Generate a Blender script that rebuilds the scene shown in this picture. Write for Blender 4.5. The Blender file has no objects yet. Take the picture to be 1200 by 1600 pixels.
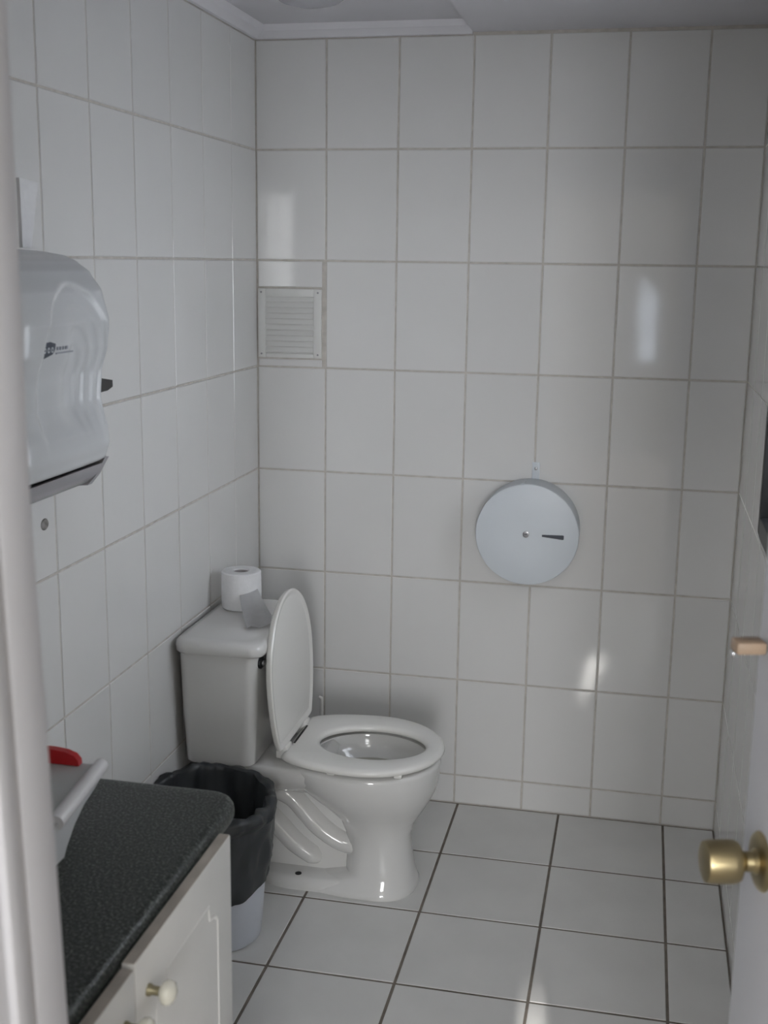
import bpy, bmesh, math, random
from mathutils import Vector, Matrix
random.seed(7)
PI = math.pi
S = bpy.context.scene
C = S.collection

# ------------------------------------------------------------------ camera
cam = bpy.data.cameras.new('camera')
co = bpy.data.objects.new('camera', cam); C.objects.link(co); S.camera = co
cam.sensor_fit = 'HORIZONTAL'; cam.sensor_width = 36.0
cam.lens = 1864.785 / 1200 * 36
co.location = (1.0918, -3.3264, 1.599)
co.rotation_mode = 'XYZ'
co.rotation_euler = (math.radians(78.15339604), math.radians(-0.78303712), math.radians(12.21382661))
cam.clip_start = 0.02
cam.dof.use_dof = True; cam.dof.focus_distance = 3.0; cam.dof.aperture_fstop = 9.0

# ------------------------------------------------------------------ light
W = bpy.data.worlds.new('sky'); S.world = W; W.use_nodes = True
bg = W.node_tree.nodes['Background']
bg.inputs['Color'].default_value = (0.80, 0.88, 1.0, 1); bg.inputs['Strength'].default_value = 6.0
def area(name, loc, size, power, color, target, shape='RECTANGLE', portal=False):
    l = bpy.data.lights.new(name, 'AREA'); l.shape = shape; l.size = size[0]; l.size_y = size[1]
    l.energy = power; l.color = color
    if portal: l.cycles.is_portal = True
    o = bpy.data.objects.new(name, l); C.objects.link(o); o.location = loc
    o.rotation_euler = (Vector(target) - Vector(loc)).to_track_quat('-Z', 'Y').to_euler()
    return o
SUN = bpy.data.lights.new('sun', 'SUN'); SUN.energy = 12.0; SUN.angle = 0.0095; SUN.color = (1, .97, .92)
so = bpy.data.objects.new('sun', SUN); C.objects.link(so)
so.rotation_euler = (Vector((0.930, -0.870, 0)) - Vector((1.05, -7.54, 2.45))).to_track_quat('-Z', 'Y').to_euler()
area('hall_daylight', (1.82, -7.1, 1.65), (0.8, 1.5), 96, (0.97, 0.985, 1.0), (0.6, -1.0, 1.3))
area('hall_fill_left', (-0.35, -7.1, 1.65), (0.9, 1.5), 46, (0.97, 0.985, 1.0), (1.1, -1.0, 1.3))  # added fill, brightens the right side of the back wall
area('hall_fill_high', (0.9, -4.2, 2.5), (0.8, 0.5), 16, (1.0, 0.985, 0.96), (0.9, -1.2, 0.0))  # added fill under the hall ceiling, lifts the bathroom floor
area('window_daylight', (1.66, -0.95, 1.40), (0.60, 0.62), 4.0, (1.0, 0.985, 0.96), (0.0, -1.1, 1.1))
S.view_settings.view_transform = 'Standard'; S.view_settings.look = 'None'
S.view_settings.exposure = 0.0; S.view_settings.gamma = 1.0; S.view_settings.use_curve_mapping = False

# ------------------------------------------------------------------ materials
def mat(name, col, rough=0.5, metal=0.0, spec=0.5, noise=None, bump=None, rand=0.0, coat=0.0, sss=0.0):
    """noise=(scale, amount) value mottling; bump=(scale, strength); rand = per-object tint variation"""
    m = bpy.data.materials.new(name); m.use_nodes = True
    nt = m.node_tree; b = nt.nodes['Principled BSDF']
    b.inputs['Roughness'].default_value = rough; b.inputs['Metallic'].default_value = metal
    b.inputs['Specular IOR Level'].default_value = spec
    b.inputs['Coat Weight'].default_value = coat
    b.inputs['Base Color'].default_value = (*col, 1)
    last = None
    tc = nt.nodes.new('ShaderNodeTexCoord')
    if noise:
        n = nt.nodes.new('ShaderNodeTexNoise'); n.inputs['Scale'].default_value = noise[0]; n.inputs['Detail'].default_value = 5
        nt.links.new(tc.outputs['Object'], n.inputs['Vector'])
        r = nt.nodes.new('ShaderNodeMapRange'); r.inputs['From Min'].default_value = .3; r.inputs['From Max'].default_value = .7
        r.inputs['To Min'].default_value = 1 - noise[1]; r.inputs['To Max'].default_value = 1 + noise[1]
        nt.links.new(n.outputs['Fac'], r.inputs['Value']); last = r.outputs['Result']
    if rand:
        oi = nt.nodes.new('ShaderNodeObjectInfo'); r2 = nt.nodes.new('ShaderNodeMapRange')
        r2.inputs['To Min'].default_value = 1 - rand; r2.inputs['To Max'].default_value = 1 + rand
        nt.links.new(oi.outputs['Random'], r2.inputs['Value'])
        if last:
            mu = nt.nodes.new('ShaderNodeMath'); mu.operation = 'MULTIPLY'
            nt.links.new(last, mu.inputs[0]); nt.links.new(r2.outputs['Result'], mu.inputs[1]); last = mu.outputs[0]
        else: last = r2.outputs['Result']
    if last:
        v = nt.nodes.new('ShaderNodeVectorMath'); v.operation = 'SCALE'; v.inputs[0].default_value = col
        nt.links.new(last, v.inputs['Scale']); nt.links.new(v.outputs['Vector'], b.inputs['Base Color'])
    if bump:
        n = nt.nodes.new('ShaderNodeTexNoise'); n.inputs['Scale'].default_value = bump[0]; n.inputs['Detail'].default_value = 2
        nt.links.new(tc.outputs['Object'], n.inputs['Vector'])
        bp = nt.nodes.new('ShaderNodeBump'); bp.inputs['Strength'].default_value = bump[1]; bp.inputs['Distance'].default_value = .002
        nt.links.new(n.outputs['Fac'], bp.inputs['Height']); nt.links.new(bp.outputs['Normal'], b.inputs['Normal'])
    return m
M = dict(
    tile=mat('glazed_wall_tile', (.74, .735, .725), .06, noise=(3, .015), bump=(9, .10), rand=.02),
    grout=mat('wall_grout', (.56, .53, .49), .9, noise=(40, .12), spec=.2),
    floortile=mat('white_floor_tile', (.72, .715, .70), .30, noise=(6, .04), bump=(12, .12), rand=.025),
    floorgrout=mat('dark_floor_grout', (.20, .175, .15), .9, noise=(30, .2), spec=.2),
    ceiling=mat('ceiling_paint', (.66, .65, .68), .7, noise=(4, .03), spec=.3),
    cornice=mat('cornice_paint', (.78, .77, .80), .5, noise=(8, .02)),
    paint=mat('jamb_gloss_paint', (.60, .60, .63), .45, noise=(5, .04), bump=(25, .15)),
    hall=mat('hall_paint', (.62, .60, .56), .8),
    hallfloor=mat('hall_floor', (.35, .30, .25), .6, noise=(5, .2)),
    doorp=mat('door_paint', (.70, .71, .76), .35, noise=(4, .02), bump=(20, .08)),
    brass=mat('aged_brass', (.40, .33, .19), .36, 1.0, noise=(20, .1)),
    porcelain=mat('white_porcelain', (.71, .705, .69), .07, coat=.3, bump=(7, .03)),
    seat=mat('white_seat_plastic', (.80, .79, .76), .22),
    gap=mat('dark_gap', (.03, .03, .03), .8),
    water=mat('toilet_water', (.36, .35, .30), .03),
    chrome=mat('chrome', (.55, .56, .58), .12, 1.0),
    darkchrome=mat('tarnished_lever', (.08, .085, .09), .25, .8, noise=(60, .3)),
    paper=mat('tissue_paper', (.86, .86, .87), .95, noise=(60, .03), bump=(120, .3), spec=.1),
    card=mat('cardboard_core', (.45, .42, .42), .9),
    disp=mat('dispenser_plastic', (.70, .72, .74), .25, noise=(3, .015)),
    lip=mat('smoky_translucent_plastic', (.42, .41, .44), .2),
    dark=mat('black_plastic', (.018, .018, .02), .35),
    ink=mat('dark_print', (.06, .07, .10), .5),
    pale=mat('pale_print', (.62, .66, .70), .5),
    greyink=mat('grey_print', (.33, .35, .40), .5),
    enamel=mat('white_enamel_metal', (.64, .68, .72), .42, noise=(4, .03)),
    slot=mat('dark_slot', (.06, .07, .09), .3),
    zinc=mat('zinc_screw', (.35, .35, .36), .35, .9),
    vent=mat('vent_plastic', (.72, .72, .70), .45),
    bin=mat('bin_plastic', (.64, .67, .74), .3),
    cab=mat('cabinet_paint', (.83, .825, .80), .35, noise=(6, .03)),
    cabedge=mat('shaded_wood_edge', (.46, .42, .37), .6, noise=(18, .18)),  # brown wood of the door tops with shade mixed into the colour
    knob=mat('ceramic_knob', (.80, .78, .68), .1, coat=.5),
    knobneck=mat('dull_brass_neck', (.38, .34, .22), .4, .7),
    red=mat('red_sponge', (.55, .015, .02), .45),
    holder=mat('grey_holder_top', (.60, .625, .62), .35),
    holderrim=mat('pale_holder_rim', (.88, .88, .90), .3),
    tan=mat('tan_bolt', (.33, .24, .17), .5, noise=(20, .2)),
    alu=mat('dark_bronze_frame', (.02, .02, .022), .4, .3),
    stain=mat('grey_plug', (.22, .21, .20), .8, noise=(90, .5)),
    glassdome=mat('opal_lamp_glass', (.42, .42, .45), .25),
)
def speckle(name, c0, c1, c2):
    m = bpy.data.materials.new(name); m.use_nodes = True; nt = m.node_tree; b = nt.nodes['Principled BSDF']
    tc = nt.nodes.new('ShaderNodeTexCoord'); n = nt.nodes.new('ShaderNodeTexNoise'); n.inputs['Scale'].default_value = 260; n.inputs['Detail'].default_value = 3
    nt.links.new(tc.outputs['Object'], n.inputs['Vector'])
    r = nt.nodes.new('ShaderNodeValToRGB'); e = r.color_ramp.elements
    e[0].position = .35; e[0].color = (*c0, 1); e[1].position = .70; e[1].color = (*c2, 1)
    x = e.new(.52); x.color = (*c1, 1)
    nt.links.new(n.outputs['Fac'], r.inputs['Fac']); nt.links.new(r.outputs['Color'], b.inputs['Base Color'])
    b.inputs['Roughness'].default_value = .38; b.inputs['Specular IOR Level'].default_value = .35
    return m
M['stone'] = speckle('dark_speckled_stone', (.012, .015, .014), (.036, .043, .040), (.15, .165, .155))
def bagmat():
    m = mat('black_bag_film', (.034, .039, .043), .38, bump=(14, .9)); return m
M['bag'] = bagmat()
def glassmat():
    m = bpy.data.materials.new('window_glass'); m.use_nodes = True; b = m.node_tree.nodes['Principled BSDF']
    b.inputs['Transmission Weight'].default_value = 1; b.inputs['Roughness'].default_value = 0.0; b.inputs['IOR'].default_value = 1.1
    return m
M['glass'] = glassmat()

# ------------------------------------------------------------------ helpers
def mesh_from(name, verts, faces, m, smooth=False):
    me = bpy.data.meshes.new(name); me.from_pydata([tuple(v) for v in verts], [], faces); me.update()
    if m: me.materials.append(m)
    if smooth:
        for p in me.polygons: p.use_smooth = True
    return me
def link(name, me, parent=None, loc=None):
    o = bpy.data.objects.new(name, me); C.objects.link(o)
    if parent: o.parent = parent
    if loc is not None: o.location = loc
    return o
def empty(name, loc=(0, 0, 0), label=None, cat=None, group=None, kind=None, rz=0):
    o = bpy.data.objects.new(name, None); C.objects.link(o); o.location = loc; o.rotation_euler[2] = rz
    o.empty_display_size = .05
    if label: o['label'] = label
    if cat: o['category'] = cat
    if group: o['group'] = group
    if kind: o['kind'] = kind
    return o
def bmo(name, bm, m, parent=None, smooth=True, loc=None, angle=35):
    bmesh.ops.recalc_face_normals(bm, faces=bm.faces)
    me = bpy.data.meshes.new(name); bm.to_mesh(me); bm.free(); me.materials.append(m)
    if smooth:
        for p in me.polygons: p.use_smooth = True
        me.set_sharp_from_angle(angle=math.radians(angle))
    return link(name, me, parent, loc)
def box_bm(bm, lo, hi, bev=0.0, seg=2):
    b2 = bmesh.new()
    bmesh.ops.create_cube(b2, size=1)
    for v in b2.verts:
        v.co = Vector([lo[i] + (v.co[i] + .5) * (hi[i] - lo[i]) for i in range(3)])
    if bev > 0: bmesh.ops.bevel(b2, geom=b2.edges[:], offset=bev, segments=seg, affect='EDGES', profile=.5)
    me = bpy.data.meshes.new('t'); b2.to_mesh(me); b2.free(); bm.from_mesh(me); bpy.data.meshes.remove(me)
    return bm
def box(name, lo, hi, m, parent=None, bev=0.0, seg=2, smooth=True):
    return bmo(name, box_bm(bmesh.new(), lo, hi, bev, seg), m, parent, smooth=bev > 0 and smooth)
def loft_bm(bm, rings, cap0=True, cap1=True, closed=True):
    vs = [[bm.verts.new(p) for p in r] for r in rings]
    n = len(vs[0])
    for a, b in zip(vs, vs[1:]):
        for i in range(n if closed else n - 1):
            bm.faces.new((a[i], a[(i + 1) % n], b[(i + 1) % n], b[i]))
    if cap0: bm.faces.new(vs[0][::-1])
    if cap1: bm.faces.new(vs[-1])
    return bm
def loft(name, rings, m, parent=None, cap0=True, cap1=True, angle=40):
    return bmo(name, loft_bm(bmesh.new(), rings, cap0, cap1), m, parent, angle=angle)
def lathe(name, prof, m, parent=None, axis='z', origin=(0, 0, 0), n=40, rot=None, angle=35):
    """prof = [(radius, height)], closed profile loop not needed"""
    bm = bmesh.new(); rings = []
    for r, h in prof:
        ring = []
        for i in range(n):
            a = 2 * PI * i / n
            p = Vector((r * math.cos(a), r * math.sin(a), h))
            if axis == 'x': p = Vector((p.z, p.x, p.y))
            if axis == 'y': p = Vector((p.x, -p.z, p.y))   # height goes towards -y
            if rot is not None: p = rot @ p
            ring.append(p + Vector(origin))
        rings.append(ring)
    loft_bm(bm, rings, True, True)
    bmesh.ops.remove_doubles(bm, verts=bm.verts, dist=1e-6)
    return bmo(name, bm, m, parent, angle=angle)
def smooth_path(pts, n=8):
    out = []
    P = [Vector(p) for p in pts]
    for i in range(len(P) - 1):
        p0 = P[max(i - 1, 0)]; p1 = P[i]; p2 = P[i + 1]; p3 = P[min(i + 2, len(P) - 1)]
        for k in range(n):
            t = k / n
            out.append(.5 * ((2 * p1) + (-p0 + p2) * t + (2 * p0 - 5 * p1 + 4 * p2 - p3) * t * t + (-p0 + 3 * p1 - 3 * p2 + p3) * t ** 3))
    out.append(P[-1]); return out
def tube_bm(bm, pts, radii, n=16, flat=1.0, up=Vector((0, 1, 0))):
    """tube along pts; radii interpolated; flat scales the 'up' direction"""
    N = len(pts); rings = []
    for i, p in enumerate(pts):
        d = (pts[min(i + 1, N - 1)] - pts[max(i - 1, 0)]).normalized()
        u = (up - d * up.dot(d)).normalized(); v = d.cross(u)
        f = i / (N - 1) * (len(radii) - 1); k = min(int(f), len(radii) - 2) if len(radii) > 1 else 0
        r = radii[k] + (radii[min(k + 1, len(radii) - 1)] - radii[k]) * (f - k)
        rings.append([p + u * (r * flat * math.cos(2 * PI * j / n)) + v * (r * math.sin(2 * PI * j / n)) for j in range(n)])
    return loft_bm(bm, rings)
def tube(name, pts, radii, m, parent=None, n=12, flat=1.0, up=Vector((0, 1, 0)), sm=6):
    return bmo(name, tube_bm(bmesh.new(), smooth_path(pts, sm), radii, n, flat, up), m, parent, angle=60)

# ------------------------------------------------------------------ room
RW = 1.37                                  # room width
H = 2.1918                                 # height of the tiles
YF = -2.5                                  # inner face of the wall with the doorway
ZL = [0.0] + [.0902 + .3018 * k for k in range(7)] + [H]
cache = {}
def tile_mesh(w, h, joint, t, m, key):
    k = (key, round(w, 4), round(h, 4))
    if k not in cache:
        a, b = (w - joint) / 2, (h - joint) / 2; c = .0016
        v = []
        for (s, z) in ((0, 0), (0, t - c)):
            v += [(-a, -b, z), (a, -b, z), (a, b, z), (-a, b, z)]
        v += [(-a + c, -b + c, t), (a - c, -b + c, t), (a - c, b - c, t), (-a + c, b - c, t)]
        f = [(8, 9, 10, 11)]
        for o in (0, 4):
            for i in range(4): f.append((o + i, o + (i + 1) % 4, o + 4 + (i + 1) % 4, o + 4 + i))
        cache[k] = mesh_from('tile', v, f, m)
    return cache[k]
def put_tiles(parent, U, V, frame, joint, t, m, key, hole=None, jit=.0012):
    """U, V: line positions; frame(u, v) -> (location, 3x3 matrix)"""
    for i in range(len(U) - 1):
        for j in range(len(V) - 1):
            rects = [(U[i], U[i + 1], V[j], V[j + 1])]
            if hole:
                u0, u1, v0, v1 = rects[0]; h0, h1, g0, g1 = hole
                if u0 < h1 and u1 > h0 and v0 < g1 and v1 > g0:
                    rects = []
                    if u0 < h0: rects.append((u0, h0, v0, v1))
                    if u1 > h1: rects.append((h1, u1, v0, v1))
                    a, b = max(u0, h0), min(u1, h1)
                    if v0 < g0: rects.append((a, b, v0, g0))
                    if v1 > g1: rects.append((a, b, g1, v1))
            for (a, b, c, d) in rects:
                if b - a < joint * 2 or d - c < joint * 2: continue
                me = tile_mesh(b - a, d - c, joint, t, m, key)
                loc, R = frame((a + b) / 2, (c + d) / 2)
                o = link('tile', me, parent)
                R = R @ Matrix.Rotation(random.uniform(-jit, jit), 3, 'X') @ Matrix.Rotation(random.uniform(-jit, jit), 3, 'Y')
                mw = R.to_4x4(); mw.translation = loc
                o.matrix_local = mw
def cols(x, y, z): return Matrix((x, y, z)).transposed()
TH = .004; GR = .0018          # tile thickness, joint depth
# back wall: plane y = 0, tiles face -y
wb = box('wall_back', (-.12, GR, -.10), (RW + .12, .12, 2.42), M['grout']); wb['kind'] = 'structure'
XU = [0] + [.2039 + .203 * k for k in range(6)] + [RW]
VENT = (.0015, .1955, 1.322, 1.5225)
put_tiles(wb, XU, ZL, lambda u, v: (Vector((u, TH, v)), cols((1, 0, 0), (0, 0, 1), (0, -1, 0))), .005, TH, M['tile'], 'b', hole=VENT)
# left wall: plane x = 0
wl = box('wall_left', (-.12, -2.62, -.10), (-GR, TH, 2.42), M['grout']); wl['kind'] = 'structure'
YL = [0] + [-(.2065 + .2092 * k) for k in range(11)] + [YF]
YL = sorted(YL)
put_tiles(wl, YL, ZL, lambda u, v: (Vector((-TH, u, v)), cols((0, 1, 0), (0, 0, 1), (1, 0, 0))), .0045, TH, M['tile'], 'l')
# right wall with the window opening
WY0, WY1, WZ0, WZ1 = -1.28, -.600, 1.02, 1.72
bm = bmesh.new()
x0, x1 = RW + .0012, RW + .14
box_bm(bm, (x0, YF - .12, -.10), (x1, WY0, 2.42)); box_bm(bm, (x0, WY1, -.10), (x1, TH, 2.42))
box_bm(bm, (x0, WY0, -.10), (x1, WY1, WZ0)); box_bm(bm, (x0, WY0, WZ1), (x1, WY1, 2.42))
wr = bmo('wall_right', bm, M['grout'], smooth=False); wr['kind'] = 'structure'
YR = sorted([0] + [-(.2065 + .2092 * k) for k in range(11)] + [YF])
put_tiles(wr, YR, ZL, lambda u, v: (Vector((RW + TH, u, v)), cols((0, -1, 0), (0, 0, 1), (-1, 0, 0))), .0022, TH, M['tile'], 'r',
          hole=(WY0, WY1, WZ0, WZ1), jit=.0006)
# floor
fl = box('floor', (-.004, YF - .15, -.10), (RW + .004, .004, -.0014), M['floorgrout']); fl['kind'] = 'structure'
FX = [0, .0204] + [.3204 + .302 * k for k in range(4)] + [RW]
FY = sorted([0] + [-(.3191 + .313 * k) for k in range(7)] + [YF])
put_tiles(fl, FX, FY, lambda u, v: (Vector((u, v, -TH)), Matrix.Identity(3)), .0062, TH, M['floortile'], 'f')
# ceiling: lower plain board on the right, a slightly recessed board on the left
bm = bmesh.new()
box_bm(bm, (-.12, YF - .12, 2.225), (.605, .12, 2.42)); box_bm(bm, (.605, YF - .12, H + .006), (RW + .14, .12, 2.42))
ce = bmo('ceiling', bm, M['ceiling'], smooth=False); ce['kind'] = 'structure'
def extrude_y(prof, y0, y1):
    return [[(x, y0, z) for x, z in prof], [(x, y1, z) for x, z in prof]]
pr_ = [(0, H), (.010, H + .001), (.018, H + .010), (.030, H + .017), (.036, 2.225), (0, 2.225)]
t1 = loft('trim_1', extrude_y(pr_, YF, 0), M['cornice'], angle=25); t1['kind'] = 'structure'
t2 = loft('trim_2', [[(0 + .0, -d, z) for d, z in pr_], [(.605, -d, z) for d, z in pr_]], M['cornice'], angle=25); t2['kind'] = 'structure'

# wall with the doorway, its jamb (the pale upright at the left of the picture)
XJ, XH, ZD = .636, RW, 1.925
bm = bmesh.new()
box_bm(bm, (-.12, YF - .12, 0), (XJ - .03, YF, 2.42)); box_bm(bm, (XJ - .03, YF - .12, ZD + .03), (RW + .14, YF, 2.42))
wf = bmo('wall_front', bm, M['paint'], smooth=False); wf['kind'] = 'structure'
bm = bmesh.new()
box_bm(bm, (XJ - .03, YF - .125, 0), (XJ - .004, YF + .002, ZD), .002)
box_bm(bm, (XJ - .012, YF - .045, 0), (XJ, YF + .002, ZD), .0025)
box_bm(bm, (XJ - .012, YF - .080, 0), (XJ + .003, YF - .060, ZD), .0028)
box_bm(bm, (XJ - .09, YF - .143, 0), (XJ - .012, YF - .121, ZD + .06), .004)
box_bm(bm, (XJ - .03, YF - .125, ZD), (RW, YF + .002, ZD + .03), .002)
bmesh.ops.bisect_plane(bm, geom=bm.verts[:] + bm.edges[:] + bm.faces[:], plane_co=(0, 0, 1.41), plane_no=(0, 0, 1))
for v in bm.verts:                                   # the old jamb leans out towards its foot
    if v.co.z < 1.41 and XJ - .02 < v.co.x < XJ + .05: v.co.x += (1.41 - v.co.z) * .026
j = bmo('trim_3', bm, M['paint']); j['kind'] = 'structure'
# hall behind the camera: plain walls, back openings added for sky reflection and sun patch
HX0, HX1, HY = -.9, 2.9, -7.5
box('wall_hall_left', (HX0 - .1, HY, 0), (HX0, YF - .12, 2.6), M['hall'])['kind'] = 'structure'
box('wall_hall_right', (HX1, HY, 0), (HX1 + .1, YF - .12, 2.6), M['hall'])['kind'] = 'structure'
bm = bmesh.new()
box_bm(bm, (HX0, YF - .12, 0), (-.12, YF, 2.6)); box_bm(bm, (RW + .14, YF - .12, 0), (HX1, YF, 2.6))
box_bm(bm, (-.12, YF - .12, 2.42), (RW + .14, YF, 2.6))
bmo('wall_hall_front', bm, M['hall'], smooth=False)['kind'] = 'structure'
ox0, ox1 = 1.060, 1.20
bm = bmesh.new()
box_bm(bm, (HX0, HY - .04, 0), (1.045, HY, 2.6)); box_bm(bm, (ox1, HY - .04, 0), (HX1, HY, 2.6))
box_bm(bm, (1.045, HY - .04, 0), (ox1, HY, .75)); box_bm(bm, (1.045, HY - .04, .75), (ox0, HY, 2.0))
loft_bm(bm, [[(ox0, y, 1.49), (ox1, y, 1.31), (ox1, y, 2.0), (ox0, y, 2.0)] for y in (HY - .04, HY)])
box_bm(bm, (1.045, HY - .04, 2.0), (ox1, HY, 2.20)); box_bm(bm, (1.125, HY - .04, 2.20), (ox1, HY, 2.6))
loft_bm(bm, [[(1.045, y, 2.45), (1.125, y, 2.26), (1.125, y, 2.6), (1.045, y, 2.6)] for y in (HY - .04, HY)])
bmo('wall_hall_back', bm, M['hall'], smooth=False)['kind'] = 'structure'
box('sun_blocker', (.2, -11.2, 2.08), (2.2, HY - .045, 2.12), M['hall'])['kind'] = 'structure'  # unseen board added to keep sun out of the lower hall opening
box('ceiling_hall', (HX0 - .1, HY - .04, 2.6), (HX1 + .1, YF, 2.7), M['hall'])['kind'] = 'structure'
box('floor_hall', (HX0 - .1, HY - .04, -.10), (HX1 + .1, YF - .15, -.002), M['hallfloor'])['kind'] = 'structure'

# window in the right wall: pale trim, dark metal frame, panes
wn = empty('window_1', (RW, (WY0 + WY1) / 2, WZ0), kind='structure')
def wbox(name, lo, hi, m, bev=.001):
    o = box(name, [lo[0] - RW, lo[1] - (WY0 + WY1) / 2, lo[2] - WZ0], [hi[0] - RW, hi[1] - (WY0 + WY1) / 2, hi[2] - WZ0], m, wn, bev)
    return o
g = .001
for lo, hi in (((RW + g, WY1 - .012, WZ0), (RW + .13, WY1, WZ1)), ((RW + g, WY0, WZ0), (RW + .13, WY0 + .012, WZ1)),
               ((RW + g, WY0 + .012, WZ1 - .012), (RW + .13, WY1 - .012, WZ1))):
    wbox('reveal', lo, hi, M['cornice'])
wbox('casing', (RW - .003, WY1, WZ0 - .0), (RW + .02, WY1 + .016, WZ1), M['cornice'])
for lo, hi in (((RW - .006, WY1 - .045, WZ0), (RW + .05, WY1 - .013, WZ1 - .013)), ((RW - .006, WY0 + .013, WZ0), (RW + .05, WY0 + .045, WZ1 - .013)),
               ((RW - .006, WY0 + .045, WZ0 - .004), (RW + .05, WY1 - .045, WZ0 + .04)), ((RW - .006, WY0 + .045, WZ1 - .05), (RW + .05, WY1 - .045, WZ1 - .013)),
               ((RW + .01, -.955, WZ0 + .04), (RW + .045, -.925, WZ1 - .05))):
    wbox('window_frame', lo, hi, M['alu'], .002)
wbox('pane', (RW + .024, -.925, WZ0 + .04), (RW + .028, WY1 - .045, WZ1 - .05), M['glass'], 0)
wbox('pane', (RW + .024, WY0 + .045, WZ0 + .04), (RW + .028, -.955, WZ1 - .05), M['glass'], 0)

# door standing open at the right, brass knob
a = math.asin(.130 / .536)
dr = empty('door_1', (RW - .004, YF - .02, 0), kind='structure', rz=a)   # local -x face looks at the camera side, leaf runs along +y
DW = .536
leafbm = bmesh.new(); box_bm(leafbm, (0, 0, .008), (.036, DW, 1.915), .002)
lf = bmo('door_leaf', leafbm, M['doorp'], dr)
ky, kz = DW - .060, .959
kb = lathe('knob', [(0, .0), (.014, 0), (.0145, .003), (.0115, .007), (.0108, .014), (.0125, .018), (.0215, .0215), (.0238, .026), (.0242, .032), (.0238, .053), (.0225, .0585), (.019, .060), (.0, .060)],
           M['brass'], dr, axis='x', origin=(0, 0, 0), n=40, angle=28)
kb.location = (-.004, ky, kz); kb.rotation_euler = (0, 0, PI)
rs = lathe('rose', [(0, 0), (.033, 0), (.033, .0015), (.031, .004), (.024, .0065), (.016, .007), (0, .007)], M['brass'], kb, axis='x', n=40)
rs.location = (-.0045, 0, 0)

sb = box('slide_bolt', (-.034, DW - .030, 1.186), (-.001, DW - .004, 1.200), M['tan'], dr, .003)
box('bolt_tip', (-.036, DW - .022, 1.181), (-.030, DW - .012, 1.187), M['chrome'], sb, .001)

# ------------------------------------------------------------------ vent grille
vg = empty('vent_grille', (.0985, 0, 1.422), 'square white louvred vent grille screwed to the back wall beside the left corner', 'vent')
vx0, vx1, vz0, vz1 = -.094, .094, -.0975, .0975
bm = bmesh.new(); b_ = .0225
box_bm(bm, (vx0, -.006, vz0), (vx0 + b_, .003, vz1), .0015); box_bm(bm, (vx1 - b_, -.006, vz0), (vx1, .003, vz1), .0015)
box_bm(bm, (vx0 + b_, -.006, vz1 - .022), (vx1 - b_, .003, vz1), .0015); box_bm(bm, (vx0 + b_, -.006, vz0), (vx1 - b_, .003, vz0 + .012), .0015)
bmo('frame', bm, M['vent'], vg)
box('backing', (vx0 + b_, -.001, vz0 + .01), (vx1 - b_, .003, vz1 - .02), M['vent'], vg)
n = 10; zz0, zz1 = vz0 + .013, vz1 - .023; p = (zz1 - zz0) / n
sm_ = None
for i in range(n):
    if sm_ is None:
        bm = loft_bm(bmesh.new(), [[(x, -.0015, p * .98), (x, -.0035, p * .98), (x, -.0095, p * .26), (x, -.0085, p * .18), (x, -.0015, p * .55)] for x in (vx0 + b_, vx1 - b_)])
        o = bmo('slat', bm, M['vent'], vg, smooth=False); sm_ = o.data
    else: o = link('slat', sm_, vg)
    o.location = (0, 0, zz0 + p * i)
for sx in (vx0 + .010, vx1 - .010):
    for sz in (vz0 + .010, vz1 - .010):
        o = lathe('screw', [(0, .0), (.0028, .0), (.0028, .0015), (.0, .0022)], M['zinc'], vg, axis='y', n=12); o.location = (sx, -.006, sz)

# ------------------------------------------------------------------ round jumbo roll dispenser
T = .112
jd = empty('jumbo_roll_dispenser', (.808, 0, .868), 'round white metal jumbo toilet roll dispenser hanging on the back wall', 'dispenser')
jb = lathe('drum', [(0, 0), (.138, 0), (.1395, .003), (.1395, T - .022), (.1375, T - .020)], M['enamel'], jd, axis='y', n=72, angle=30)
jf = lathe('cover', [(.1375, T - .020), (.1420, T - .020), (.1425, T - .005), (.1410, T - .001), (.1385, T), (.06, T + .0005), (0, T + .0008)], M['enamel'], jd, axis='y', n=72, angle=30)
lk = lathe('lock', [(0, 0), (.0088, 0), (.0088, .0025), (.0060, .003), (.0055, .0015), (0, .0015)], M['zinc'], jd, axis='y', n=24); lk.location = (-.002, -T - .0005, .002)
box('keyhole', (-.004, -.003, -.001), (.004, -.0012, .001), M['slot'], lk)
bm = loft_bm(bmesh.new(), [[(.042, y, -.0020), (.0985, y, -.0075), (.1015, y, -.0062), (.1015, y, .0040), (.0985, y, .0050), (.042, y, .0036)] for y in (-T - .0022, -T + .002)])
bmo('sight_slot', bm, M['slot'], jd, smooth=False)
tb = box('hanging_tab', (-.0015, -.004, .135), (.0195, 0, .186), M['enamel'], jd, .0012)
o = lathe('screw', [(0, 0), (.0048, 0), (.0042, .0018), (0, .0025)], M['zinc'], tb, axis='y', n=14); o.location = (.009, -.004, .168)
bx = box('small_latch', (-.022, -T + .004, .139), (-.012, -.055, .1425), M['enamel'], jd, .0005)

# ------------------------------------------------------------------ toilet
YC = -.505
to = empty('toilet', (.33, YC, 0), 'white porcelain toilet with raised lid against the left wall', 'toilet')
def L(p): return (p[0] - .33, p[1] - YC, p[2])
def egg(z, xb, xf, xc, hw, n=48, flat=0.0, pw=2.0, hwf=None):
    """outline: rear end xb, front xf, widest at xc, half width hw"""
    r = []
    for i in range(n):
        t = 2 * PI * i / n; c, s = math.cos(t), math.sin(t)
        c_ = math.copysign(abs(c) ** (2 / pw), c); s_ = math.copysign(abs(s) ** (2 / pw), s)
        ax = (xf - xc) if c >= 0 else (xc - xb)
        r.append(L((xc + ax * c_, YC + hw * s_, z)))
    return r
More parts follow.
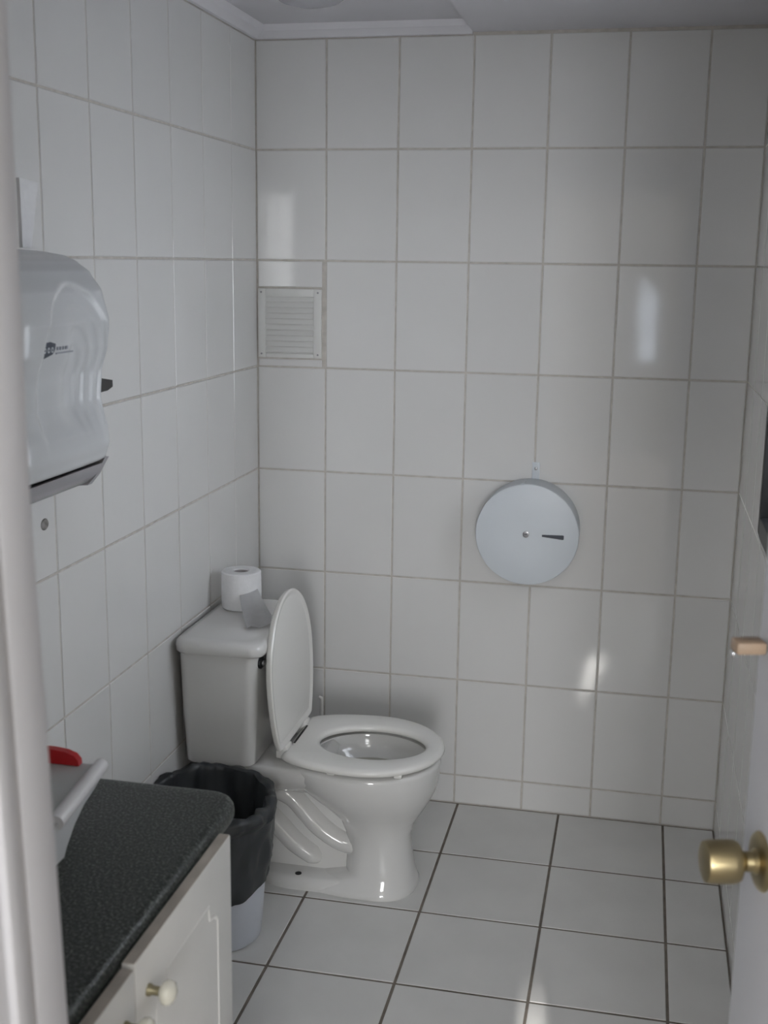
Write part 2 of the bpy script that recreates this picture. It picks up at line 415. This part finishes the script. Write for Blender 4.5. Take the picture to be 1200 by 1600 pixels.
# bowl with pedestal: outer skin, rim, inner basin in one surface
rings = [egg(.000, .245, .592, .48, .108, pw=2.5), egg(.006, .243, .595, .48, .110, pw=2.5), egg(.016, .248, .590, .48, .104, pw=2.5),
         egg(.05, .405, .583, .49, .088, pw=2.4), egg(.10, .405, .575, .49, .080, pw=2.3), egg(.15, .400, .573, .49, .079, pw=2.2),
         egg(.185, .385, .585, .485, .088, pw=2.1), egg(.215, .350, .605, .48, .108), egg(.245, .31, .622, .475, .132),
         egg(.270, .28, .634, .47, .150), egg(.295, .25, .641, .465, .163), egg(.320, .225, .644, .462, .171), egg(.345, .21, .646, .46, .175),
         egg(.352, .21, .645, .46, .174), egg(.357, .215, .640, .46, .169),
         egg(.357, .32, .610, .46, .125), egg(.350, .322, .606, .46, .122), egg(.335, .322, .604, .46, .121), egg(.316, .335, .592, .46, .112), egg(.303, .352, .574, .46, .097), egg(.260, .37, .55, .46, .078),
         egg(.230, .385, .52, .45, .062), egg(.205, .40, .49, .445, .04)]
bowl = loft('bowl', rings, M['porcelain'], to, angle=60)
# foot slab behind the pedestal
foot = loft('foot', [egg(.0, .165, .50, .31, .098, pw=2.8), egg(.012, .163, .50, .31, .100, pw=2.8), egg(.030, .166, .50, .31, .097, pw=2.8), egg(.037, .175, .50, .31, .089, pw=2.8)], M['porcelain'], to, angle=50)
# rear body with trapway passages
def rbox(z, x0, x1, hw, r=.03, n=8, yc=YC):
    out = []
    for cx, cy, a0 in ((x1 - r, yc + hw - r, 0), (x0 + r, yc + hw - r, PI / 2), (x0 + r, yc - hw + r, PI), (x1 - r, yc - hw + r, 1.5 * PI)):
        for k in range(n + 1):
            a = a0 + PI / 2 * k / n
            out.append(L((cx + r * math.cos(a), cy + r * math.sin(a), z)))
    return out
loft('deck', [rbox(.262, .10, .36, .075, .03), rbox(.285, .06, .36, .110, .03), rbox(.31, .035, .36, .135, .03), rbox(.335, .03, .36, .145, .03), rbox(.3495, .03, .35, .142, .03), rbox(.354, .034, .345, .137, .03)], M['porcelain'], to, angle=50)
bm = bmesh.new()
core = [[(x, YC + s, z) for x, z in ((.17, .02), (.46, .02), (.47, .26), (.40, .30), (.13, .30), (.15, .17))] for s in (-.038, .038)]
loft_bm(bm, [[L(p) for p in r] for r in core])
bmo('core_web', bm, M['porcelain'], to, smooth=False)
up_ = [L(p) for p in ((.12, YC, .255), (.20, YC, .252), (.262, YC, .232), (.305, YC, .190), (.345, YC, .152), (.40, YC, .120), (.46, YC, .110))]
dn_ = [L(p) for p in ((.12, YC, .245), (.165, YC, .205), (.225, YC, .150), (.27, YC, .105), (.32, YC, .072), (.345, YC, .060))]
bm = bmesh.new()
tube_bm(bm, smooth_path(up_, 6), [.036, .036, .036, .037, .036, .034], 20, flat=1.85)
tube_bm(bm, smooth_path(dn_, 6), [.040, .040, .038, .038, .036, .020], 20, flat=1.75)
bmo('trapway', bm, M['porcelain'], to, angle=60)
for s in (-1, 1):
    o = lathe('bolt_hole', [(0, 0), (.0085, 0), (.0085, .0012), (0, .0016)], M['gap'], to, n=16); o.location = L((.292, YC + s * .080, .0372))
wt = lathe('water', [(0, 0), (.070, 0), (.0705, .001), (0, .001)], M['water'], to, n=40); wt.location = L((.462, YC, .301)); wt.scale = (1.56, 1.36, 1)
# tank
tk = loft('tank', [rbox(.354, .030, .190, .160, .030), rbox(.362, .020, .200, .173, .030), rbox(.50, .016, .210, .183, .028), rbox(.656, .014, .216, .190, .026)], M['porcelain'], to, angle=50)
loft('tank_lid', [rbox(.656, .010, .232, .203, .034), rbox(.660, .008, .235, .206, .034), rbox(.674, .008, .236, .207, .034), rbox(.685, .010, .233, .204, .034), rbox(.690, .016, .226, .197, .034), rbox(.692, .03, .21, .182, .03)], M['porcelain'], to, angle=50)
fh = empty('flush_handle', (0, 0, 0)); fh.parent = to
tube('lever_arm', [L(p) for p in ((.222, YC - .158, .630), (.228, YC - .150, .632), (.231, YC - .12, .628), (.230, YC - .085, .622))], [.006, .007, .0065, .008], M['chrome'], fh, flat=.6)
o = lathe('lever_boss', [(0, 0), (.017, 0), (.017, .006), (.012, .010), (0, .011)], M['darkchrome'], fh, axis='x', n=20); o.location = L((.214, YC - .150, .632))
# seat ring
def seat_out(k, z, n=64):
    r = []
    for i in range(n):
        t = 2 * PI * i / n; c, s = math.cos(t), math.sin(t)
        ax = .197 if c >= 0 else .285
        r.append(L((max(.458 + (ax - k) * c, .262 + k), YC + (.188 - k) * s, z)))
    return r
def seat_in(k, z, n=64):
    return [L((.468 + (.138 + k) * math.cos(2 * PI * i / n), YC + (.104 + k) * math.sin(2 * PI * i / n), z)) for i in range(n)]
zs = .3705
bm = bmesh.new()
loft_bm(bm, [seat_in(.004, zs), seat_out(.004, zs), seat_out(.0, zs + .005), seat_out(.001, zs + .011), seat_out(.006, zs + .016), seat_out(.014, zs + .0185),
             seat_in(.012, zs + .018), seat_in(.004, zs + .015), seat_in(0, zs + .010), seat_in(0, zs + .005), seat_in(.004, zs)], False, False)
bmesh.ops.remove_doubles(bm, verts=bm.verts, dist=1e-6)
st = bmo('seat', bm, M['seat'], to, angle=50)
for (ax_, ay) in ((.40, -.165), (.565, -.145), (.40, .165), (.565, .145)):
    b = box('seat_bumper', (-.010, -.006, -.0088), (.010, .006, .0005), M['seat'], st, .002); b.location = L((ax_, YC + ay, zs))
# lid, raised, leaning slightly on the tank
def lid_ring(k, off, n=64):
    r = []
    for i in range(n):
        t = 2 * PI * i / n; c, s = math.cos(t), math.sin(t)
        ax = .197 if c >= 0 else .285
        d = max((ax - k) * c, -.185 + k) + .190          # along the lid from the hinge
        r.append((d, (.184 - k) * s, off))
    return r
tilt = math.radians(93.0)
def LR(p):
    d, y, o_ = p
    return L((.262 + d * math.cos(tilt) + o_ * math.sin(tilt), YC + y, .389 + d * math.sin(tilt) - o_ * math.cos(tilt)))
bm = bmesh.new()
loft_bm(bm, [[LR(p) for p in r] for r in (lid_ring(.020, .0005), lid_ring(.016, .0), lid_ring(.010, .004), lid_ring(.003, .0045), lid_ring(0, .001), lid_ring(.001, -.006), lid_ring(.006, -.012), lid_ring(.02, -.0155), lid_ring(.08, -.018))])
ld = bmo('lid', bm, M['seat'], to, angle=45)
for s in (-1, 1):
    box('hinge', L((.240, YC + s * .085 - .022, zs - .008)), L((.272, YC + s * .085 + .022, zs + .026)), M['seat'], to, .005)
box('hinge_gap', L((.2735, YC - .060, zs + .0165)), L((.2785, YC + .060, zs + .0195)), M['gap'], to)

# ------------------------------------------------------------------ paper roll on the tank
R0, HR = .0525, .100
rl = empty('toilet_paper_roll', (.083, -.405, .6925), 'white toilet paper roll standing on the toilet tank with a loose sheet', 'toilet paper')
lathe('paper', [(.0205, 0), (R0 - .003, 0), (R0, .003), (R0 + .0005, .05), (R0, HR - .003), (R0 - .003, HR), (.0215, HR), (.0205, HR - .002), (.0205, 0)], M['paper'], rl, n=48)
lathe('cardboard_core', [(.0200, .002), (.0203, HR - .004), (.0190, HR - .004), (.0188, .002), (.0200, .002)], M['card'], rl, n=32)
def sheet():
    bm = bmesh.new(); N, K = 14, 8; vs = []
    for i in range(N + 1):
        t = i / N
        # centre line leaves the roll side and falls onto the lid towards +x and -y
        row = []
        for k in range(K + 1):
            s = k / K - .5
            ang = math.radians(-76 + 56 * (s + .5))
            top = Vector((.0540 * math.cos(ang), .0540 * math.sin(ang), .052 + .012 * s))
            end = Vector((.080 + .066 * (s + .5), -.192 + .055 * (s + .5), .003 + .004 * math.sin(k * 1.3)))
            mid = top.lerp(end, .5) + Vector((0, 0, .0)) + Vector((-.006, .006, -.010))
            p = (1 - t) ** 2 * top + 2 * t * (1 - t) * mid + t * t * end
            p.z = max(p.z, .0025) + .0015 * math.sin(6 * t + 9 * s)* t
            row.append(bm.verts.new(p))
        vs.append(row)
    for i in range(N):
        for k in range(K): bm.faces.new((vs[i][k], vs[i][k + 1], vs[i + 1][k + 1], vs[i + 1][k]))
    bmesh.ops.solidify(bm, geom=bm.faces[:], thickness=.0006)
    return bm
bmo('loose_sheet', sheet(), M['paper'], rl, angle=60)

# ------------------------------------------------------------------ waste bin with bag
BX, BY, BH = .152, -.845, .345
wb_ = empty('waste_bin', (BX, BY, 0), 'round pale plastic waste bin lined with a black bag, between vanity and toilet', 'bin')
def cring(r, z, n=48, dx=0, dy=0, wob=0, ph=0, fz=None):
    out = []
    for i in range(n):
        t = 2 * PI * i / n
        w = wob * (math.sin(5 * t + ph) * .5 + math.sin(11 * t + 2 * ph) * .35 + math.sin(17 * t - ph) * .25)
        x = dx + (r + w) * math.cos(t); y = dy + (r + w) * math.sin(t)
        x = max(x, -BX + .003)
        out.append((x, y, z + (fz(t) if fz else 0)))
    return out
d0 = (.004, .012)
def dxy(z): k = 1 - z / BH; return dict(dx=d0[0] * k, dy=d0[1] * k)
loft('bin_body', [cring(.104, .0, **dxy(0)), cring(.110, .004, **dxy(0)), cring(.112, .02, **dxy(.02)), cring(.142, BH - .012, **dxy(BH)), cring(.145, BH - .012, **dxy(BH)), cring(.145, BH, **dxy(BH)), cring(.142, BH, **dxy(BH)), cring(.109, .03, **dxy(.03))],
     M['bin'], wb_, angle=40)
cring.__defaults__ = (96,) + cring.__defaults__[1:]
hem = lambda t: .040 * math.cos(t - math.radians(30)) + .010 * math.sin(3 * t)
rimz = lambda t: .016 * math.cos(t - math.radians(118)) + .0025 * math.sin(7 * t) + .002 * math.sin(12 * t + 1)
rimz2 = lambda t: max(rimz(t), -.006)
half = lambda t: .6 * hem(t)
bagr = [cring(.128, .135, fz=hem, wob=.002, ph=1, **dxy(.12)), cring(.1310, .135, fz=hem, wob=.002, ph=1, **dxy(.12)), cring(.1385, .20, fz=half, wob=.006, ph=1.5, **dxy(.2)),
        cring(.143, .27, wob=.006, ph=2, **dxy(.27)), cring(.147, .315, wob=.006, ph=2.4, **dxy(.32)), cring(.154, .332, wob=.005, ph=3, fz=lambda t: rimz(t) * .5, **dxy(BH)),
        cring(.156, .345, wob=.005, ph=3.3, fz=rimz, **dxy(BH)), cring(.150, .358, wob=.004, ph=3.6, fz=rimz2, **dxy(BH)), cring(.139, .355, wob=.003, ph=4, fz=rimz2, **dxy(BH)),
        cring(.134, .335, wob=.002, ph=4.2, **dxy(BH)), cring(.130, .315, wob=.004, ph=4.4, **dxy(BH)), cring(.121, .27, wob=.006, ph=4.9, **dxy(.27)), cring(.110, .20, wob=.008, ph=5.2, **dxy(.2)), cring(.090, .12, wob=.008, ph=5.5, **dxy(.12)),
        cring(.05, .085, wob=.006, ph=6, **dxy(.08))]
from mathutils import noise
fine = []
for q, (ra, rb) in enumerate(zip(bagr, bagr[1:])):
    for k in range(4):
        f = k / 4; ring = []
        for i, (pa, pb) in enumerate(zip(ra, rb)):
            p = Vector(pa).lerp(Vector(pb), f); t = 2 * PI * i / len(ra)
            d = Vector((math.cos(t), math.sin(t), 0)); u = q + f
            nz = abs(noise.noise(Vector((math.cos(t) * 5, math.sin(t) * 5, p.z * 9 + u * .15)))) + .5 * abs(noise.noise(Vector((math.cos(t) * 11, math.sin(t) * 11, p.z * 22 + u * .3))))
            amp = .011 if q < 7 else -.012
            p = p + d * (amp * nz)
            if 4 <= q <= 8: p.z += .010 * (nz - .25)
            p.x = max(p.x, -BX + .003); ring.append(tuple(p))
        fine.append(ring)
fine.append(bagr[-1]); bagr = fine
loft('bin_bag', bagr, M['bag'], wb_, cap0=False, angle=60)

# ------------------------------------------------------------------ vanity cabinet and counter
CZ = .800; CXF = .528; CY1 = -1.700; CYN = YF + .003
ct = None
def counter_ring(z, k):
    """outline with one rounded corner at the far front"""
    r = .045; out = [(0.001 , CYN), (CXF - k, CYN)]
    cx, cy = CXF - r, CY1 - r
    for i in range(11):
        a = PI / 2 * i / 10
        out.append((cx + (r - k) * math.cos(a), cy + (r - k) * math.sin(a)))
    out.append((0.001, CY1 - k))
    return [(x, y, z) for x, y in out]
ct = loft('vanity_counter', [counter_ring(CZ - .038, .010), counter_ring(CZ - .034, .004), counter_ring(CZ - .026, .0005), counter_ring(CZ - .017, 0), counter_ring(CZ - .010, .001), counter_ring(CZ - .0045, .0045), counter_ring(CZ - .0012, .0095), counter_ring(CZ, .0155)], M['stone'], angle=30)
ct['label'] = 'dark speckled stone countertop with a rounded corner on the white vanity'; ct['category'] = 'countertop'
vc = empty('vanity_cabinet', (.27, -2.15, 0), 'white painted vanity cabinet under the dark countertop by the doorway', 'cabinet')
def V(p): return (p[0] - .27, p[1] + 2.15, p[2])
cy0, cy1 = CYN, -1.800
bm = bmesh.new()
box_bm(bm, V((.003, cy1 - .018, 0)), V((.505, cy1, CZ - .0385))); box_bm(bm, V((.003, cy0, 0)), V((.505, cy0 + .018, CZ - .0385)))
box_bm(bm, V((.003, cy0 + .018, .09)), V((.505, cy1 - .018, .108))); box_bm(bm, V((.003, cy0 + .018, .1)), V((.012, cy1 - .018, CZ - .0385)))
box_bm(bm, V((.46, cy0 + .018, 0)), V((.475, cy1 - .018, .09)))
bmo('carcass', bm, M['cab'], vc, smooth=False)
def cab_door(ya, yb, zt, dx, knob_y, edge_tone):
    x0, x1 = .530 + dx, .548 + dx
    zb = .07
    bm = bmesh.new(); box_bm(bm, V((x0, ya, zb)), V((x1, yb, zt)), .0018)
    d = bmo('door', bm, M['cab'], vc)
    # routed outline on the face: arched top corners, thin recessed-looking moulding made of raised bead pairs
    bx0, bx1, bz0, bz1 = ya + .055, yb - .055, zb + .06, zt - .060
    def bead(off):
        y0, y1, z0, z1 = bx0 + off, bx1 - off, bz0 + off, bz1 - off; q = .035
        pts = [(y0, z0), (y1, z0), (y1, z1 - q), (y1 - q * .25, z1 - q * .75), (y1 - q * .9, z1 - q * .55), (y1 - q, z1), (y0 + q, z1), (y0 + q * .9, z1 - q * .55), (y0 + q * .25, z1 - q * .75), (y0, z1 - q)]
        return pts
    o1, o2 = bead(0), bead(.007)
    bmm = bmesh.new()
    n = len(o1)
    xa = x1 - .0002; xb = x1 + .0014
    v = [[bmm.verts.new(V((xa, *p))) for p in o1], [bmm.verts.new(V((xb, p[0] * .65 + q[0] * .35, p[1] * .65 + q[1] * .35))) for p, q in zip(o1, o2)],
         [bmm.verts.new(V((xb, p[0] * .35 + q[0] * .65, p[1] * .35 + q[1] * .65))) for p, q in zip(o1, o2)], [bmm.verts.new(V((xa, *p))) for p in o2]]
    for a_, b_2 in zip(v, v[1:]):
        for i in range(n): bmm.faces.new((a_[i], a_[(i + 1) % n], b_2[(i + 1) % n], b_2[i]))
    bmo('moulding', bmm, M['cab'], d, smooth=False)
    e = box('top_edge', V((x0 + .0015, ya + .001, zt - .0002)), V((x1 - .0015, yb - .001, zt + .0006)), M['cabedge'], d)
    e['label'] = 'brownish wood top edge of the cabinet door, shade in its colour'
    k = lathe('knob', [(0, .0150), (.0060, .0152), (.011, .0180), (.0150, .022), (.0158, .027), (.0135, .032), (.007, .0355), (0, .0365)], M['knob'], d, axis='x', n=28, angle=50)
    k.location = V((x1, knob_y, zt - .055))
    k = lathe('knob_neck', [(0, 0), (.0078, 0), (.0075, .003), (.0058, .006), (.0056, .0155), (0, .0155)], M['knobneck'], d, axis='x', n=20, angle=50)
    k.location = V((x1, knob_y, zt - .055))
    return d
cab_door(-2.148, -1.812, CZ - .016, 0, -2.148 + .035, True)
cab_door(-2.496, -2.153, CZ - .020, .001, -2.153 - .030, False)

# ------------------------------------------------------------------ pale holder with curved underside on the counter, red sponge on it
hd = empty('countertop_holder', (.27, -1.98, CZ), 'pale grey plastic holder with flat top and curved underside on the dark countertop', 'holder')
def Hh(p): return (p[0] - .27, p[1] + 1.98, p[2] - CZ)
hx0, hx1 = .10, .366
prof = [(-2.002, CZ + .0005), (-2.004, .835), (-1.992, .853), (-1.968, .857), (-1.832, .8785), (-1.822, .876), (-1.828, .868), (-1.862, .857), (-1.894, .8485), (-1.924, .833), (-1.949, .812), (-1.958, CZ + .0005)]
loft('body', [[Hh((x, y, z)) for y, z in prof] for x in (hx0, hx1 - .004)], M['disp'], hd, angle=40)
loft('top_plate', [[Hh((x, y, z)) for y, z in ((-1.968, .8572), (-1.834, .8783), (-1.834, .8803), (-1.968, .8592))] for x in (hx0, hx1 - .012)], M['holder'], hd)['label'] = 'darker grey flat top'
tube('rim', [Hh((hx1 - .008, -1.970, .8565)), Hh((hx1 - .008, -1.90, .8675)), Hh((hx1 - .008, -1.826, .879))], [.0115, .0115, .0100], M['holderrim'], hd, up=Vector((0, 0, 1)))
box('side_slot', Hh((hx1 - .020, -2.0055, .828)), Hh((hx1 - .008, -2.000, .848)), M['dark'], hd, .001)
sp = loft('sponge', [[(x, y, z) for x, z in ((.17, .8803), (.3300, .8803), (.3295, .8880), (.3230, .8955), (.310, .9000), (.29, .902), (.17, .902))] for y in (-1.844, -1.832)], M['red'], angle=30)
sp['label'] = 'red sponge lying on the far edge of the pale grey holder'; sp['category'] = 'sponge'

# ------------------------------------------------------------------ paper towel dispenser on the left wall
td = empty('paper_towel_dispenser', (0, -1.575, 1.25), 'pale grey paper towel dispenser with a black lever on the left wall', 'dispenser')
DY0, DY1 = -1.745, -1.400
PROF = [(1.2555, .184), (1.263, .195), (1.288, .203), (1.316, .201), (1.335, .195), (1.365, .189), (1.410, .193), (1.453, .206), (1.497, .210), (1.545, .198), (1.576, .176), (1.592, .153), (1.602, .130), (1.609, .085), (1.612, .03)]
PROF = [(z, x + .004) for z, x in PROF]
def px_(z):
    if z <= PROF[0][0]: return PROF[0][1]
    for (a1, b1), (a2, b2) in zip(PROF, PROF[1:]):
        if z <= a2:
            t = (z - a1) / (a2 - a1); t = t * t * (3 - 2 * t) * .3 + t * .7
            return b1 + (b2 - b1) * t
    return PROF[-1][1]
AY, AZ = -1.545, 1.420
def front(y, z):
    s = (y - (DY0 + DY1) / 2) / ((DY1 - DY0) / 2)
    base = px_(z) * (1 - .02 * s * s) * (max(0.0, 1 - abs(s) ** 12)) ** (1 / 6)
    d = math.hypot((y - AY), (z - AZ) * .85) if z > AZ else abs(y - AY) + .06 * (AZ - z)
    st_ = 0
    for R_, h_ in ((.116, .0075), (.088, .0042), (.060, .0040), (.034, .0034)):
        st_ -= h_ / (1 + math.exp((d - R_) / .0016)) * (1 if R_ > .1 else 1 / (1 + math.exp((AY - .012 - y) / .010)))
    fade = 1 / (1 + math.exp(-(z - 1.335) / .014)) * (1 if abs(s) < .9 else 0)
    return base + st_ * fade
bm = bmesh.new(); NY, NZ = 90, 110; grid = []
for i in range(NZ + 1):
    z = 1.2585 + (1.612 - 1.2585) * (1 - (1 - i / NZ) ** 1.25)
    grid.append([bm.verts.new((max(front(y, z), .004), y + 1.575, z - 1.25)) for y in [DY0 + (DY1 - DY0) * (.5 - .5 * math.cos(PI * (.04 + .92 * k / NY))) if 0 < k < NY else (DY0 if k == 0 else DY1) for k in range(NY + 1)]])
for i in range(NZ):
    for k in range(NY): bm.faces.new((grid[i][k], grid[i][k + 1], grid[i + 1][k + 1], grid[i + 1][k]))
bmo('cover', bm, M['disp'], td, angle=60)
def dbox(name, lo, hi, m, bev=0.0, parent=td):
    return box(name, (lo[0], lo[1] + 1.575, lo[2] - 1.25), (hi[0], hi[1] + 1.575, hi[2] - 1.25), m, parent, bev)
dbox('back_body', (.0005, DY0 + .01, 1.262), (.15, DY1 - .01, 1.55), M['dark'], .003)
# translucent paper chute
def chute(y0, y1, prof_):
    return [[(x, y + 1.575, z - 1.25) for x, z in prof_] for y in (y0, y1)]
c1 = [(.184, 1.250), (.176, 1.232), (.156, 1.215), (.110, 1.203), (.03, 1.200), (.03, 1.206), (.108, 1.209), (.151, 1.221), (.169, 1.236), (.176, 1.250)]
loft('chute', chute(DY0 + .012, DY1 - .028, c1), M['lip'], td, angle=40)
loft('chute_end', chute(DY1 - .028, DY1 - .012, [(.190, 1.2595), (.172, 1.228), (.156, 1.209), (.02, 1.197), (.02, 1.2595)]), M['lip'], td, angle=30)
dbox('throat', (.03, DY0 + .014, 1.212), (.150, DY1 - .030, 1.2615), M['dark'])
lv = loft('lever', [[(x, y + 1.575, z - 1.25) for y, z in pr2] for x, pr2 in ((.136, ((-1.412, 1.365), (-1.340, 1.366), (-1.318, 1.371), (-1.318, 1.383), (-1.412, 1.398))), (.158, ((-1.412, 1.365), (-1.340, 1.366), (-1.318, 1.371), (-1.318, 1.383), (-1.412, 1.398))))], M['dark'], td)
lv['label'] = 'black lever'
# printed mark on the cover (dark rounded flag with pale strokes, small grey lines beside it)
def flatfront(y, z):
    s = (y - (DY0 + DY1) / 2) / ((DY1 - DY0) / 2)
    return px_(z) * (1 - .02 * s * s) * (max(0.0, 1 - abs(s) ** 12)) ** (1 / 6) - .0068
def decal(name, poly, off, m, parent):
    bm = bmesh.new()
    a_ = [bm.verts.new((flatfront(y, z) + off, y + 1.575, z - 1.25)) for y, z in poly]; b_2 = [bm.verts.new((flatfront(y, z) + off - .0012, y + 1.575, z - 1.25)) for y, z in poly]
    bm.faces.new(a_); bm.faces.new(b_2[::-1]); n = len(poly)
    for i in range(n): bm.faces.new((a_[i], a_[(i + 1) % n], b_2[(i + 1) % n], b_2[i]))
    return bmo(name, bm, m, parent, smooth=False)
ly, lz = -1.640, 1.458
flag = [(-.022, -.0155), (-.012, -.0115), (.014, -.006), (.0215, .001), (.0225, .010), (.006, .0135), (-.012, .0125), (-.019, .005), (-.024, -.010)]
lg = decal('logo', [(ly + a_, lz + b_2) for a_, b_2 in flag], .0008, M['ink'], td)
for k, cx in enumerate((-.011, .001, .012)):
    decal('letter_stroke', [(ly + cx + .0035 * math.cos(t * PI / 4) - .0, lz + .001 + .0045 * math.sin(t * PI / 4)) for t in range(8)], .0013, M['pale'], lg)
    decal('letter_counter', [(ly + cx + .0014 * math.cos(t * PI / 3), lz + .001 + .0020 * math.sin(t * PI / 3)) for t in range(6)], .0018, M['ink'], lg)
for k in range(4):
    cy_ = ly + .032 + k * .0095
    decal('small_lettering', [(cy_ - .0032, lz - .0005), (cy_ + .0032, lz - .0005), (cy_ + .0032, lz + .0045), (cy_ - .0032, lz + .0045)], .0006, M['greyink'], td)
decal('small_lettering', [(ly + .026, lz - .0065), (ly + .082, lz - .0065), (ly + .082, lz - .0042), (ly + .026, lz - .0042)], .0006, M['greyink'], td)

# white folded paper standing on top of the dispenser
fp = loft('folded_paper', [[(x, y, z) for y, z in ((-1.470, 1.6135), (-1.440, 1.6135), (-1.408, 1.722), (-1.470, 1.726))] for x in (.070, .076)], M['paper'])
fp['label'] = 'narrow white folded paper standing on top of the paper towel dispenser'; fp['category'] = 'paper'

# small grey plug in the wall under the dispenser (part of the wall)
o = lathe('wall_plug', [(0, 0), (.010, 0), (.009, .0015), (0, .002)], M['stain'], wl, axis='x', n=14); o.location = (0, -1.298, 1.102); o.scale = (1, 1.5, 1.15)

# ------------------------------------------------------------------ toilet brush behind the toilet
br = empty('toilet_brush', (.217, -.08, 0), 'thin white toilet brush handle sticking up behind the toilet by the back wall', 'toilet brush')
tube('handle', [Vector((0, 0, .05)), Vector((0, 0, .2)), Vector((0, 0, .315)), Vector((-.001, 0, .326)), Vector((-.008, 0, .330))], [.0055, .0050, .0050, .0050, .0045], M['seat'], br)
lathe('holder_cup', [(0, 0), (.045, 0), (.046, .005), (.040, .10), (.038, .10), (.036, .06), (0, .055)], M['seat'], br, n=28)

# ceiling lamp, only its edge reaches into the picture
cl = empty('ceiling_lamp', (.285, -.455, 2.225), 'round opal ceiling lamp cut off by the top edge of the picture', 'lamp')
lathe('lamp_base', [(0, 0), (.088, 0), (.088, -.010), (.086, -.012), (0, -.012)], M['cornice'], cl, n=40)
lathe('lamp_shade', [(.088, -.012), (.086, -.020), (.070, -.033), (.04, -.041), (0, -.043)], M['glassdome'], cl, n=40)
